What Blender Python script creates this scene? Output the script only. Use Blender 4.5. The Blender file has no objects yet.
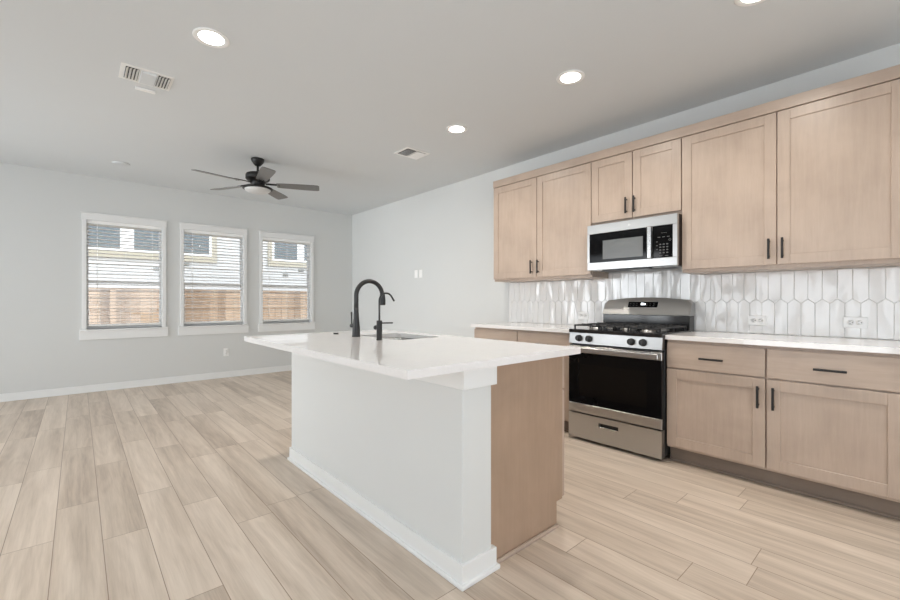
import bpy, bmesh, math, random
from mathutils import Vector, Matrix
random.seed(7)
S = bpy.context.scene
COL = S.collection
PI = math.pi

# ------------------------------------------------------------------ camera
cam_data = bpy.data.cameras.new('camera')
cam_data.sensor_width = 36.0
cam_data.lens = 419.67 / 900 * 36.0
cam_data.shift_x = 0.0009
cam_data.shift_y = 0.0016
cam_data.clip_start = 0.02
cam = bpy.data.objects.new('camera', cam_data)
COL.objects.link(cam)
cam.location = (0, 0, 1.1547)
cam.rotation_euler = (PI / 2, 0, PI / 2 - 0.7241)
S.camera = cam

# ------------------------------------------------------------------ light and exposure
S.view_settings.view_transform = 'Standard'
S.view_settings.look = 'None'
S.view_settings.exposure = 0.05
S.view_settings.gamma = 1.0
S.view_settings.use_curve_mapping = False
S.cycles.max_bounces = 12
S.cycles.diffuse_bounces = 8
S.cycles.glossy_bounces = 6
S.cycles.transparent_max_bounces = 16
S.cycles.caustics_reflective = False
S.cycles.sample_clamp_indirect = 6.0

world = bpy.data.worlds.new('sky')
S.world = world
world.use_nodes = True
bg = world.node_tree.nodes['Background']
bg.inputs[0].default_value = (0.86, 0.93, 1.0, 1)
bg.inputs[1].default_value = 3.1

def sun_lamp(strength, rot):
    l = bpy.data.lights.new('sun', 'SUN'); l.energy = strength; l.angle = math.radians(1.5)
    l.color = (1.0, 0.95, 0.88)
    o = bpy.data.objects.new('sun', l); COL.objects.link(o); o.rotation_euler = rot
    return o
sun_lamp(18.0, (math.radians(-8), math.radians(-38), 0))      # high over the neighbour's roof, onto the blind slats

def area_lamp(name, loc, rot, sx, sy, power, color, spread=180):
    l = bpy.data.lights.new(name, 'AREA'); l.shape = 'RECTANGLE'; l.size = sx; l.size_y = sy
    l.energy = power; l.color = color; l.spread = math.radians(spread)
    o = bpy.data.objects.new(name, l); COL.objects.link(o); o.location = loc; o.rotation_euler = rot
    return o
RX, RYS, RYN, WX, CH = 2.4, -3.6, 3.809, -7.023, 2.753   # east wall, south wall, north (kitchen) wall, west (window) wall, ceiling
# added fill lamps outside three made-up, unglazed openings behind the camera
area_lamp('fill_south', (-5.2, RYS - 0.16, 1.25), (-PI / 2, 0, PI), 2.2, 2.2, 29, (0.95, 0.98, 1.0), 65)
area_lamp('fill_south_near', (-1.6, RYS - 0.16, 1.25), (-PI / 2, 0, PI), 2.4, 2.2, 8, (0.97, 0.985, 1.0), 130)
area_lamp('fill_east', (RX + 0.16, 0.2, 1.25), (PI / 2, 0, PI / 2), 3.4, 2.2, 11, (1.0, 0.98, 0.96))
DOWN_W = 9.6

# ------------------------------------------------------------------ materials
class NT:
    def __init__(s, name):
        m = bpy.data.materials.new(name); m.use_nodes = True
        s.m = m; s.t = m.node_tree; s.n = s.t.nodes; s.p = s.n['Principled BSDF']
    def add(s, kind, **kw):
        n = s.n.new(kind)
        for k, v in kw.items(): setattr(n, k, v)
        return n
    def link(s, a, b): s.t.links.new(a, b)
    def math(s, op, a, b=None, c=None):
        n = s.add('ShaderNodeMath', operation=op)
        for i, v in enumerate((a, b, c)):
            if v is None: continue
            if isinstance(v, (int, float)): n.inputs[i].default_value = v
            else: s.link(v, n.inputs[i])
        return n.outputs[0]
    def mix(s, f, a, b, blend='MIX'):
        n = s.add('ShaderNodeMix', data_type='RGBA', blend_type=blend)
        for i, v in ((0, f), (6, a), (7, b)):
            if isinstance(v, (int, float)): n.inputs[i].default_value = v
            elif isinstance(v, tuple): n.inputs[i].default_value = v
            else: s.link(v, n.inputs[i])
        return n.outputs[2]
    def ramp(s, f, stops):
        n = s.add('ShaderNodeValToRGB'); e = n.color_ramp.elements
        while len(e) < len(stops): e.new(0.5)
        for k, (pos, c) in enumerate(stops):
            e[k].position = pos; e[k].color = c if isinstance(c, tuple) else (c, c, c, 1)
        s.link(f, n.inputs[0]); return n.outputs[0]
    def coords(s): return s.add('ShaderNodeTexCoord').outputs['Object']
    def mapping(s, v, scale=(1, 1, 1), loc=(0, 0, 0)):
        n = s.add('ShaderNodeMapping'); s.link(v, n.inputs[0])
        n.inputs['Scale'].default_value = scale; n.inputs['Location'].default_value = loc
        return n.outputs[0]
    def noise(s, v, scale, detail=3, rough=0.5, dist=0.0):
        n = s.add('ShaderNodeTexNoise'); s.link(v, n.inputs['Vector'])
        n.inputs['Scale'].default_value = scale; n.inputs['Detail'].default_value = detail
        n.inputs['Roughness'].default_value = rough; n.inputs['Distortion'].default_value = dist
        return n.outputs[0]
    def bump(s, h, strength, dist=0.01):
        n = s.add('ShaderNodeBump'); n.inputs['Strength'].default_value = strength
        n.inputs['Distance'].default_value = dist
        s.link(h, n.inputs['Height']); s.link(n.outputs[0], s.p.inputs['Normal'])

def c(r, g, b):
    f = lambda u: (u / 255 / 12.92) if u / 255 <= 0.04045 else ((u / 255 + 0.055) / 1.055) ** 2.4
    return (f(r), f(g), f(b), 1)

def plain(name, col, rough=0.5, metal=0.0, var=0.03, vscale=6.0, coat=0.0, spec=None, bump=0.0, bscale=200):
    s = NT(name); v = s.coords()
    n = s.noise(v, vscale, 2)
    dark = tuple(x * (1 - var) for x in col[:3]) + (1,)
    lite = tuple(min(1, x * (1 + var)) for x in col[:3]) + (1,)
    s.link(s.mix(n, dark, lite), s.p.inputs['Base Color'])
    s.p.inputs['Roughness'].default_value = rough; s.p.inputs['Metallic'].default_value = metal
    s.p.inputs['Coat Weight'].default_value = coat
    if spec is not None: s.p.inputs['Specular IOR Level'].default_value = spec
    if bump: s.bump(s.noise(v, bscale, 3), bump, 0.002)
    return s.m

def wood(name, a, b, rough=0.34, axis='Z'):
    s = NT(name); v = s.coords()
    sc = {'Z': (22, 22, 1.6), 'X': (1.6, 22, 22)}[axis]
    g = s.noise(s.mapping(v, sc), 2.2, 5, 0.6, 0.4)
    m = s.noise(v, 3.2, 3, 0.55, 0.5)
    f = s.math('ADD', s.math('MULTIPLY', g, 0.38), s.math('MULTIPLY', m, 0.62))
    f = s.ramp(f, [(0.3, 0.0), (0.7, 1.0)])
    col = s.mix(f, a, b)
    fine = s.noise(s.mapping(v, tuple(x * 6 for x in sc)), 2.0, 2)
    col = s.mix(s.math('MULTIPLY', fine, 0.12), col, tuple(x * 0.6 for x in a[:3]) + (1,))
    s.link(col, s.p.inputs['Base Color'])
    s.p.inputs['Roughness'].default_value = rough
    s.bump(fine, 0.04, 0.001)
    return s.m

def floor_mat():
    s = NT('plank_floor'); v = s.coords()
    sp = s.add('ShaderNodeSeparateXYZ'); s.link(v, sp.inputs[0])
    W, L = 0.177, 1.22
    yy = s.math('DIVIDE', s.math('SUBTRACT', sp.outputs[1], 0.089), W)
    row = s.math('FLOOR', yy); fy = s.math('FRACT', yy)
    wn = s.add('ShaderNodeTexWhiteNoise', noise_dimensions='1D'); s.link(row, wn.inputs['W'])
    xx = s.math('DIVIDE', s.math('ADD', sp.outputs[0], s.math('MULTIPLY', wn.outputs[0], L * 3.7)), L)
    colid = s.math('FLOOR', xx); fx = s.math('FRACT', xx)
    cb = s.add('ShaderNodeCombineXYZ'); s.link(row, cb.inputs[0]); s.link(colid, cb.inputs[1])
    w2 = s.add('ShaderNodeTexWhiteNoise', noise_dimensions='3D'); s.link(cb.outputs[0], w2.inputs['Vector'])
    pid = w2.outputs['Value']
    gv = s.add('ShaderNodeCombineXYZ')
    s.link(s.math('ADD', sp.outputs[0], s.math('MULTIPLY', pid, 37.0)), gv.inputs[0])
    s.link(sp.outputs[1], gv.inputs[1]); s.link(s.math('MULTIPLY', pid, 91.0), gv.inputs[2])
    g = gv.outputs[0]
    broad = s.noise(s.mapping(g, (0.5, 9.0, 1)), 1.5, 3, 0.5, 0.25)
    rings = s.math('SINE', s.math('MULTIPLY', s.noise(s.mapping(g, (0.55, 4.5, 1)), 1.3, 2, 0.45, 0.25), 62.0))
    rings = s.math('MULTIPLY', s.math('ADD', rings, 1.0), 0.5)
    fine = s.noise(s.mapping(g, (3.0, 70, 1)), 2.0, 4, 0.65)
    t = s.math('ADD', s.math('MULTIPLY', broad, 0.58), s.math('MULTIPLY', rings, 0.05))
    t = s.math('ADD', t, s.math('MULTIPLY', fine, 0.30))
    t = s.math('ADD', t, s.math('MULTIPLY', s.math('SUBTRACT', pid, 0.5), 0.20))
    col = s.ramp(t, [(0.22, c(168, 151, 135)), (0.40, c(199, 183, 166)), (0.6, c(221, 206, 190)), (0.8, c(236, 224, 210))])
    # seams
    ey = s.math('MINIMUM', fy, s.math('SUBTRACT', 1.0, fy)); ex = s.math('MINIMUM', fx, s.math('SUBTRACT', 1.0, fx))
    e = s.math('MINIMUM', s.math('MULTIPLY', ey, W), s.math('MULTIPLY', ex, L))
    seam = s.ramp(s.math('MULTIPLY', e, 250.0), [(0.15, 0.0), (0.55, 1.0)])
    col = s.mix(seam, c(140, 117, 98), col)
    s.link(col, s.p.inputs['Base Color'])
    s.link(s.math('ADD', 0.34, s.math('MULTIPLY', fine, 0.14)), s.p.inputs['Roughness'])
    s.p.inputs['Specular IOR Level'].default_value = 0.4
    h = s.math('ADD', s.math('MULTIPLY', fine, 0.15), seam)
    s.bump(h, 0.18, 0.0015)
    return s.m

def steel_mat(name, base=0.62, rough=0.26, axis=(2, 160, 160)):
    s = NT(name); v = s.coords()
    n = s.noise(s.mapping(v, axis), 3.0, 3, 0.6)
    s.link(s.mix(n, (base * .93, base * .93, base * .92, 1), (base, base * .99, base * .975, 1)), s.p.inputs['Base Color'])
    s.p.inputs['Metallic'].default_value = 1.0
    s.link(s.math('ADD', rough - 0.05, s.math('MULTIPLY', n, 0.1)), s.p.inputs['Roughness'])
    return s.m

def glass_mat(name, tint=(1, 1, 1, 1)):
    s = NT(name); s.n.remove(s.p)
    out = s.n['Material Output']
    tr = s.add('ShaderNodeBsdfTransparent'); tr.inputs[0].default_value = tint
    gl = s.add('ShaderNodeBsdfGlossy'); gl.inputs['Roughness'].default_value = 0.0
    gl.inputs[0].default_value = (1, 1, 1, 1)
    fr = s.add('ShaderNodeFresnel'); fr.inputs[0].default_value = 1.45
    mx = s.add('ShaderNodeMixShader'); s.link(fr.outputs[0], mx.inputs[0])
    s.link(tr.outputs[0], mx.inputs[1]); s.link(gl.outputs[0], mx.inputs[2]); s.link(mx.outputs[0], out.inputs[0])
    return s.m

def emit_mat(name, col, strength):
    s = NT(name)
    s.p.inputs['Base Color'].default_value = (0.8, 0.8, 0.8, 1)
    s.p.inputs['Emission Color'].default_value = col; s.p.inputs['Emission Strength'].default_value = strength
    return s.m

def tile_mat():
    s = NT('glazed_tile'); v = s.coords()
    n = s.noise(v, 9.0, 2)
    s.link(s.mix(n, (0.765, 0.757, 0.745, 1), (0.815, 0.808, 0.797, 1)), s.p.inputs['Base Color'])
    s.p.inputs['Roughness'].default_value = 0.08; s.p.inputs['Coat Weight'].default_value = 0.5
    s.p.inputs['Coat Roughness'].default_value = 0.03
    s.bump(s.noise(s.mapping(v, (1.0, 1.0, 0.4)), 11.0, 0, 0.4, 0.3), 0.55, 0.03)
    return s.m

def quartz_mat():
    s = NT('white_quartz'); v = s.coords()
    n = s.noise(v, 220.0, 2); m = s.noise(v, 5.0, 4, 0.6, 1.5)
    vein = s.ramp(m, [(0.47, 1.0), (0.5, 0.86), (0.53, 1.0)])
    col = s.mix(n, (0.815, 0.795, 0.785, 1), (0.85, 0.83, 0.82, 1))
    s.link(s.mix(0.2, col, vein, 'MULTIPLY'), s.p.inputs['Base Color'])
    s.p.inputs['Roughness'].default_value = 0.03; s.p.inputs['Specular IOR Level'].default_value = 0.75
    return s.m

def siding_mat():
    s = NT('white_lap_siding'); v = s.coords()
    n = s.noise(s.mapping(v, (30, 1, 30)), 3.0, 3)
    s.link(s.mix(n, (0.52, 0.52, 0.515, 1), (0.56, 0.56, 0.555, 1)), s.p.inputs['Base Color'])
    s.p.inputs['Roughness'].default_value = 0.6
    return s.m

def fence_mat():
    s = NT('cedar_fence'); v = s.coords()
    sp = s.add('ShaderNodeSeparateXYZ'); s.link(v, sp.inputs[0])
    b = s.math('FLOOR', s.math('DIVIDE', sp.outputs[1], 0.143))
    wn = s.add('ShaderNodeTexWhiteNoise', noise_dimensions='1D'); s.link(b, wn.inputs['W'])
    g = s.noise(s.mapping(v, (1, 16, 1.2)), 2.2, 4, 0.6, 0.6)
    f = s.math('ADD', s.math('MULTIPLY', wn.outputs[0], 0.5), s.math('MULTIPLY', g, 0.5))
    col = s.ramp(f, [(0.15, c(106, 87, 72)), (0.45, c(143, 122, 103)), (0.8, c(164, 144, 125))])
    s.link(col, s.p.inputs['Base Color']); s.p.inputs['Roughness'].default_value = 0.85
    return s.m

def blade_mat():
    s = NT('fan_blade_finish'); v = s.coords()
    n = s.noise(v, 40.0, 3)
    s.link(s.mix(n, (0.13, 0.13, 0.128, 1), (0.18, 0.178, 0.175, 1)), s.p.inputs['Base Color'])
    s.p.inputs['Roughness'].default_value = 0.33; s.p.inputs['Specular IOR Level'].default_value = 0.6
    return s.m

M = {}
M['wall'] = plain('wall_paint', (0.658, 0.668, 0.660, 1), 0.75, var=0.012, vscale=2, bump=0.08, bscale=320)
M['ceil'] = plain('ceiling_paint', (0.685, 0.712, 0.728, 1), 0.85, var=0.012, vscale=2, bump=0.12, bscale=180)
M['island_wall'] = plain('island_paint', (0.68, 0.69, 0.68, 1), 0.7, var=0.01, vscale=3, bump=0.08, bscale=320)
M['trim'] = plain('white_trim_paint', (0.80, 0.805, 0.80, 1), 0.35, var=0.01)
M['white'] = plain('white_plastic', (0.90, 0.90, 0.89, 1), 0.35, var=0.01)
M['blind'] = plain('blind_slat_white', (0.90, 0.90, 0.89, 1), 0.45, var=0.01)
M['vinyl'] = plain('white_vinyl', (0.83, 0.83, 0.83, 1), 0.4, var=0.01)
M['floor'] = floor_mat()
M['wood'] = wood('maple_stain', c(171, 152, 137), c(193, 174, 158))
M['woodx'] = wood('maple_stain_across', c(171, 152, 137), c(193, 174, 158), axis='X')
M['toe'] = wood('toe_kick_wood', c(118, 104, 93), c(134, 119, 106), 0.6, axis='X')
M['panel'] = wood('maple_stain_shaded', c(158, 134, 114), c(176, 150, 129))  # same maple as the cabinets, darkened in colour for the shaded island end
M['gapdark'] = plain('cabinet_interior', c(96, 74, 58), 0.8)
M['quartz'] = quartz_mat()
M['tile'] = tile_mat()
M['grout'] = plain('grout', (0.84, 0.835, 0.82, 1), 0.9, vscale=60)
M['steel'] = steel_mat('brushed_steel', 0.52, 0.30)
M['steelv'] = steel_mat('brushed_steel_vertical', 0.5, 0.25, (40, 40, 2))
M['sink'] = steel_mat('sink_steel', 0.55, 0.25, (120, 2, 120))
M['edge'] = plain('tile_edge_metal', (0.6, 0.6, 0.6, 1), 0.5, 0.3)
M['black'] = plain('matte_black_metal', (0.018, 0.018, 0.018, 1), 0.38, var=0.1)
M['iron'] = plain('cast_iron', (0.022, 0.022, 0.023, 1), 0.55, var=0.15, vscale=60, bump=0.15, bscale=500)
M['enamel'] = plain('black_enamel', (0.012, 0.012, 0.013, 1), 0.12, var=0.1)
M['blackglass'] = plain('black_oven_glass', (0.004, 0.004, 0.0045, 1), 0.05, var=0.1, spec=0.14)
M['ovenwindow'] = plain('oven_window', (0.007, 0.006, 0.0055, 1), 0.06, var=0.1, spec=0.14)
M['screen'] = plain('microwave_screen_reflection', (0.125, 0.13, 0.13, 1), 0.25, var=0.03)  # grey base colour stands in for the far white wall's reflection
M['blackplastic'] = plain('black_plastic', (0.02, 0.02, 0.021, 1), 0.3, var=0.1)
M['keys'] = plain('key_print', (0.085, 0.085, 0.085, 1), 0.5)
M['darkside'] = plain('microwave_side', (0.03, 0.02, 0.017, 1), 0.45)
M['bronze'] = plain('dark_bronze', (0.012, 0.011, 0.0105, 1), 0.45, 0.2, var=0.1)
M['blade'] = blade_mat()
M['frost'] = plain('frosted_glass', (0.62, 0.62, 0.615, 1), 0.3, var=0.01)
M['ventdark'] = plain('vent_shadow', (0.05, 0.05, 0.05, 1), 0.8)  # dark colour for thin sheets painted as the shade behind the louvres
M['glass'] = glass_mat('window_glass')
M['lens'] = emit_mat('downlight_lens', (1.0, 0.96, 0.9, 1), 14.0)
M['digits'] = emit_mat('clock_digits', (0.85, 0.95, 1.0, 1), 4.0)
M['siding'] = siding_mat()
M['cream'] = plain('cream_trim', c(172, 165, 148), 0.6)
M['pane'] = plain('neighbour_pane', c(84, 94, 100), 0.08, var=0.1, vscale=1.5)
M['fence'] = fence_mat()
M['ground'] = plain('pale_gravel_ground', c(188, 184, 176), 0.9, var=0.2, vscale=30)
M['roof'] = plain('roof_shingle', c(110, 104, 100), 0.9, var=0.2, vscale=20)
M['fitting'] = plain('grey_fitting', c(120, 122, 120), 0.6)
M['socket'] = plain('socket_slot', (0.12, 0.12, 0.12, 1), 0.6)

# ------------------------------------------------------------------ mesh helpers
class MB:
    def __init__(s): s.b = bmesh.new()
    def _merge(s, t):
        me = bpy.data.meshes.new('tmp'); t.to_mesh(me); t.free(); s.b.from_mesh(me); bpy.data.meshes.remove(me)
    def box(s, x0, x1, y0, y1, z0, z1, bev=0.0, seg=1, mat=None):
        t = bmesh.new(); bmesh.ops.create_cube(t, size=1)
        for v in t.verts:
            v.co = Vector(((x0 + x1) / 2 + v.co.x * (x1 - x0), (y0 + y1) / 2 + v.co.y * (y1 - y0), (z0 + z1) / 2 + v.co.z * (z1 - z0)))
        if bev > 0:
            bmesh.ops.bevel(t, geom=t.edges[:], offset=bev, segments=seg, affect='EDGES', profile=0.5)
        if mat is not None: t.transform(mat)
        s._merge(t); return s
    def lathe(s, prof, center=(0, 0, 0), axis='Z', seg=32, mat=None):
        t = bmesh.new(); rings = []
        for r, h in prof:
            if r < 1e-6: rings.append([t.verts.new((0, 0, h))])
            else: rings.append([t.verts.new((r * math.cos(2 * PI * k / seg), r * math.sin(2 * PI * k / seg), h)) for k in range(seg)])
        for a, b in zip(rings, rings[1:]):
            for k in range(seg):
                k2 = (k + 1) % seg
                if len(a) == 1 and len(b) == 1: continue
                if len(a) == 1: t.faces.new((a[0], b[k2], b[k]))
                elif len(b) == 1: t.faces.new((a[k], a[k2], b[0]))
                else: t.faces.new((a[k], a[k2], b[k2], b[k]))
        if len(rings[0]) > 1: t.faces.new(rings[0][::-1])
        if len(rings[-1]) > 1: t.faces.new(rings[-1])
        bmesh.ops.recalc_face_normals(t, faces=t.faces[:])
        R = {'Z': Matrix(), 'X': Matrix.Rotation(PI / 2, 4, 'Y'), 'Y': Matrix.Rotation(-PI / 2, 4, 'X')}[axis]
        if mat is not None: R = mat
        t.transform(Matrix.Translation(center) @ R)
        for f in t.faces: f.smooth = True
        s._merge(t); return s
    def tube(s, pts, rad, seg=14, cap=True):
        pts = [Vector(p) for p in pts]; n = len(pts)
        rads = rad if isinstance(rad, (list, tuple)) else [rad] * n
        t = bmesh.new(); rings = []; up = None
        for i, p in enumerate(pts):
            d = (pts[min(i + 1, n - 1)] - pts[max(i - 1, 0)]).normalized()
            if up is None:
                up = Vector((0, 0, 1)) if abs(d.z) < 0.9 else Vector((1, 0, 0))
            u = (up - d * up.dot(d)).normalized(); w = d.cross(u); up = u
            rings.append([t.verts.new(p + (u * math.cos(2 * PI * k / seg) + w * math.sin(2 * PI * k / seg)) * rads[i]) for k in range(seg)])
        for a, b in zip(rings, rings[1:]):
            for k in range(seg):
                k2 = (k + 1) % seg; t.faces.new((a[k], a[k2], b[k2], b[k]))
        if cap: t.faces.new(rings[0][::-1]); t.faces.new(rings[-1])
        bmesh.ops.recalc_face_normals(t, faces=t.faces[:])
        for f in t.faces: f.smooth = len(f.verts) == 4
        s._merge(t); return s
    def poly(s, loop, direction):
        """closed prism: loop of points swept by a vector"""
        t = bmesh.new(); d = Vector(direction)
        a = [t.verts.new(Vector(p)) for p in loop]; b = [t.verts.new(Vector(p) + d) for p in loop]
        n = len(loop); t.faces.new(a); t.faces.new(b[::-1])
        for k in range(n): t.faces.new((a[k], b[k], b[(k + 1) % n], a[(k + 1) % n]))
        bmesh.ops.recalc_face_normals(t, faces=t.faces[:]); s._merge(t); return s
    def build(s, name, mat, parent=None, origin=None):
        o0 = Vector(origin) if origin is not None else Vector((0, 0, 0))
        base = Vector((0, 0, 0)); q = parent
        while q is not None: base += q.location; q = q.parent
        tot = base + o0 if parent is None else base
        if parent is None: tot = o0
        bmesh.ops.translate(s.b, verts=s.b.verts[:], vec=-tot)
        me = bpy.data.meshes.new(name); s.b.to_mesh(me); s.b.free()
        me.materials.append(mat)
        o = bpy.data.objects.new(name, me); COL.objects.link(o)
        if parent is not None: o.parent = parent
        else: o.location = o0
        return o

def tag(o, label, cat, group=None, kind=None):
    o['label'] = label; o['category'] = cat
    if group: o['group'] = group
    if kind: o['kind'] = kind
    return o
def thing(name, label, cat, loc, group=None):
    o = bpy.data.objects.new(name, None); COL.objects.link(o); o.location = loc; o.empty_display_size = 0.05
    return tag(o, label, cat, group)
def struct(o, label=None, cat=None):
    o['kind'] = 'structure'
    if label: o['label'] = label
    if cat: o['category'] = cat
    return o
def copy_tree(o, parent=None):
    n = o.copy(); COL.objects.link(n)
    if parent is not None: n.parent = parent
    for ch in list(o.children): copy_tree(ch, n)
    return n

# ------------------------------------------------------------------ room shell
T = 0.15
struct(MB().box(WX - T, RX + T, RYS - T, RYN + T, -0.12, 0).build('floor', M['floor']), 'light oak plank floor running through the kitchen and living room', 'floor')
struct(MB().box(WX - T, RX + T, RYS - T, RYN + T, CH, CH + 0.2).build('ceiling', M['ceil']), 'flat pale grey painted ceiling over the whole room', 'ceiling')
struct(MB().box(WX - T, RX + T, RYN, RYN + T, 0, CH).build('wall_north', M['wall']), 'pale grey wall behind the range and cabinets', 'wall')

WIN = [(0.035, 0.920), (1.090, 1.975), (2.172, 3.060)]      # casing outer edges on the west wall
CAS, WZ0, WZ1 = 0.044, 0.800, 2.190
w = MB()
ys = [RYS - T]
for a, b in WIN: ys += [a + CAS, b - CAS]
ys.append(RYN + T)
for k in range(0, len(ys), 2): w.box(WX - T, WX, ys[k], ys[k + 1], 0, CH)
for a, b in WIN:
    w.box(WX - T, WX, a + CAS, b - CAS, 0, WZ0); w.box(WX - T, WX, a + CAS, b - CAS, WZ1, CH)
struct(w.build('wall_west', M['wall']), 'pale grey wall with the three blind-covered windows', 'wall')
# south and east walls with wide openings added behind the camera to let light in
w = MB(); w.box(WX - T, -6.45, RYS - T, RYS, 0, CH).box(-4.15, -2.85, RYS - T, RYS, 0, CH).box(-0.35, RX + T, RYS - T, RYS, 0, CH).box(-2.85, -0.35, RYS - T, RYS, 2.4, CH).box(-2.85, -0.35, RYS - T, RYS, 0, 0.1).box(-6.45, -4.15, RYS - T, RYS, 2.4, CH).box(-6.45, -4.15, RYS - T, RYS, 0, 0.1)
struct(w.build('wall_south', M['wall']), 'pale grey wall with two openings added to let light in', 'wall')
w = MB(); w.box(RX, RX + T, RYS - T, -1.6, 0, CH).box(RX, RX + T, 2.0, RYN + T, 0, CH).box(RX, RX + T, -1.6, 2.0, 2.4, CH).box(RX, RX + T, -1.6, 2.0, 0, 0.1)
struct(w.build('wall_east', M['wall']), 'pale grey wall opposite the windows', 'wall')

def baseboard(name, x0, x1, y0, y1, lab):
    """straight run; thickness grows from the wall along the short axis"""
    m = MB()
    if abs(x1 - x0) < abs(y1 - y0):
        m.box(x0, x1, y0, y1, 0, 0.092, 0.003); m.box(x1, x1 + 0.012, y0, y1, 0, 0.018, 0.004)
    else:
        m.box(x0, x1, y0, y1, 0, 0.092, 0.003); m.box(x0, x1, y0 - 0.012, y0, 0, 0.018, 0.004)
    struct(m.build(name, M['trim']), lab, 'baseboard')
baseboard('baseboard_west', WX, WX + 0.014, RYS, RYN, 'white baseboard under the three windows')
baseboard('baseboard_north', WX + 0.03, -3.20, RYN - 0.014, RYN, 'white baseboard along the bare part of the kitchen wall')

# ------------------------------------------------------------------ windows and blinds
WLAB = ['leftmost', 'middle', 'rightmost']
for i, (a, b) in enumerate(WIN):
    oa, ob = a + CAS, b - CAS
    root = bpy.data.objects.new('window_%d' % (i + 1), None); COL.objects.link(root); root.location = (WX, (a + b) / 2, WZ0)
    struct(root, '%s white cased window in the far wall' % WLAB[i], 'window')
    # casing: legs, head with a thin cap, stool and apron
    m = MB().box(WX, WX + 0.018, a, oa, WZ0, 2.190, 0.002).box(WX, WX + 0.018, ob, b, WZ0, 2.190, 0.002)
    m.box(WX, WX + 0.020, a - 0.006, b + 0.006, 2.190, 2.272, 0.002).box(WX, WX + 0.030, a - 0.012, b + 0.012, 2.272, 2.284, 0.002)
    m.build('casing', M['trim'], root)
    MB().box(WX - 0.10, WX + 0.038, a - 0.02, b + 0.02, 0.778, WZ0, 0.004).build('window_sill', M['trim'], root)
    MB().box(WX, WX + 0.018, a - 0.025, b + 0.025, 0.668, 0.778, 0.002).build('apron', M['trim'], root)
    # drywall/jamb liner
    m = MB().box(WX - T, WX, oa, oa + 0.003, WZ0, WZ1).box(WX - T, WX, ob - 0.003, ob, WZ0, WZ1).box(WX - T, WX, oa, ob, WZ1 - 0.006, WZ1)
    m.build('jamb_liner', M['trim'], root)
    fx0, fx1 = WX - 0.125, WX - 0.066
    m = MB().box(fx0, fx1, oa + 0.003, oa + 0.010, WZ0, WZ1 - .006, 0.003).box(fx0, fx1, ob - 0.010, ob - 0.003, WZ0, WZ1 - .006, 0.003)
    m.box(fx0, fx1, oa + 0.006, ob - 0.006, WZ1 - 0.026, WZ1 - 0.006, 0.003).box(fx0, fx1, oa + 0.006, ob - 0.006, WZ0, WZ0 + 0.03, 0.003)
    m.build('window_frame', M['vinyl'], root)
    def sash(z0, z1, x0, nm):
        s = 0.013; y0, y1 = oa + 0.010, ob - 0.010
        m = MB().box(x0, x0 + 0.026, y0, y0 + s, z0, z1, 0.003).box(x0, x0 + 0.026, y1 - s, y1, z0, z1, 0.003)
        m.box(x0, x0 + 0.026, y0 + s, y1 - s, z0, z0 + 0.032, 0.003).box(x0, x0 + 0.026, y0 + s, y1 - s, z1 - 0.032, z1, 0.003)
        o = m.build(nm, M['vinyl'], root)
        MB().box(x0 + 0.011, x0 + 0.015, y0 + s - 0.004, y1 - s + 0.004, z0 + 0.028, z1 - 0.028).build('window_pane', M['glass'], o)
    sash(1.388, WZ1 - 0.024, WX - 0.123, 'upper_sash')
    sash(WZ0 + 0.028, 1.430, WX - 0.094, 'lower_sash')
    # blind
    bx = WX - 0.024; y0, y1 = oa + 0.006, ob - 0.006
    bl = thing('window_blind', ['white slatted blind in the leftmost window, nearest the left edge of the room', 'white slatted blind in the middle window of the three',
               'white slatted blind in the rightmost window, nearest the room corner'][i], 'blind', (bx, (a + b) / 2, 0.835), 'horizontal blinds in the three windows')
    MB().box(bx - 0.028, bx + 0.026, y0, y1, 2.146, 2.187, 0.003).build('headrail', M['blind'], bl)
    m = MB(); nsl = 29
    for k in range(nsl):
        z = 0.885 + k * (2.132 - 0.885) / (nsl - 1)
        m.box(-0.025, 0.025, y0, y1, -0.0019, 0.0019, mat=Matrix.Translation((bx, 0, z)) @ Matrix.Rotation(math.radians(-6), 4, 'Y'))
    m.build('slats', M['blind'], bl)
    MB().box(bx - 0.026, bx + 0.026, y0, y1, 0.836, 0.856, 0.004).build('bottom_rail', M['blind'], bl)
    for fy in (0.13, 0.5, 0.87):
        yy = y0 + (y1 - y0) * fy
        m = MB()
        for xx in (bx - 0.0265, bx + 0.0265): m.tube([(xx, yy, 0.85), (xx, yy, 2.13)], 0.0011, 6)
        m.build('ladder_cord', M['blind'], bl)
    MB().tube([(bx + 0.036, y0 + 0.10, 2.14), (bx + 0.036, y0 + 0.10, 1.32)], 0.0035, 8).build('tilt_wand', M['blind'], bl)

# ------------------------------------------------------------------ outside: ground, fence, neighbour's house
struct(MB().box(-30, WX - T, -16, 20, -0.55, -0.4).build('ground', M['ground']), 'bare ground between the houses', 'ground')
FX = -9.6
fe = thing('wooden_fence', 'tan wooden board fence outside the windows', 'fence', (FX, 2, -0.4))
m = MB(); y = -7.0
while y < 13:
    m.box(FX - 0.011 - random.uniform(0, .004), FX + 0.008, y, y + 0.138, -0.4, 1.36 + random.uniform(-.006, .006), 0.003); y += 0.143
m.build('fence_boards', M['fence'], fe)
for z in (1.28, 1.06, 0.40):
    MB().box(FX + 0.009, FX + 0.047, -7, 13, z - 0.045, z + 0.045, 0.004).build('fence_rail', M['fence'], fe)
MB().box(FX - 0.06, FX + 0.075, -7, 13, 1.365, 1.40, 0.004).build('fence_cap', M['fence'], fe)
for yy in (-4.4, -2.0, 0.46, 2.9, 5.3):
    MB().box(FX + 0.048, FX + 0.137, yy - 0.045, yy + 0.045, -0.4, 1.36, 0.004).build('fence_post', M['fence'], fe)

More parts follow.
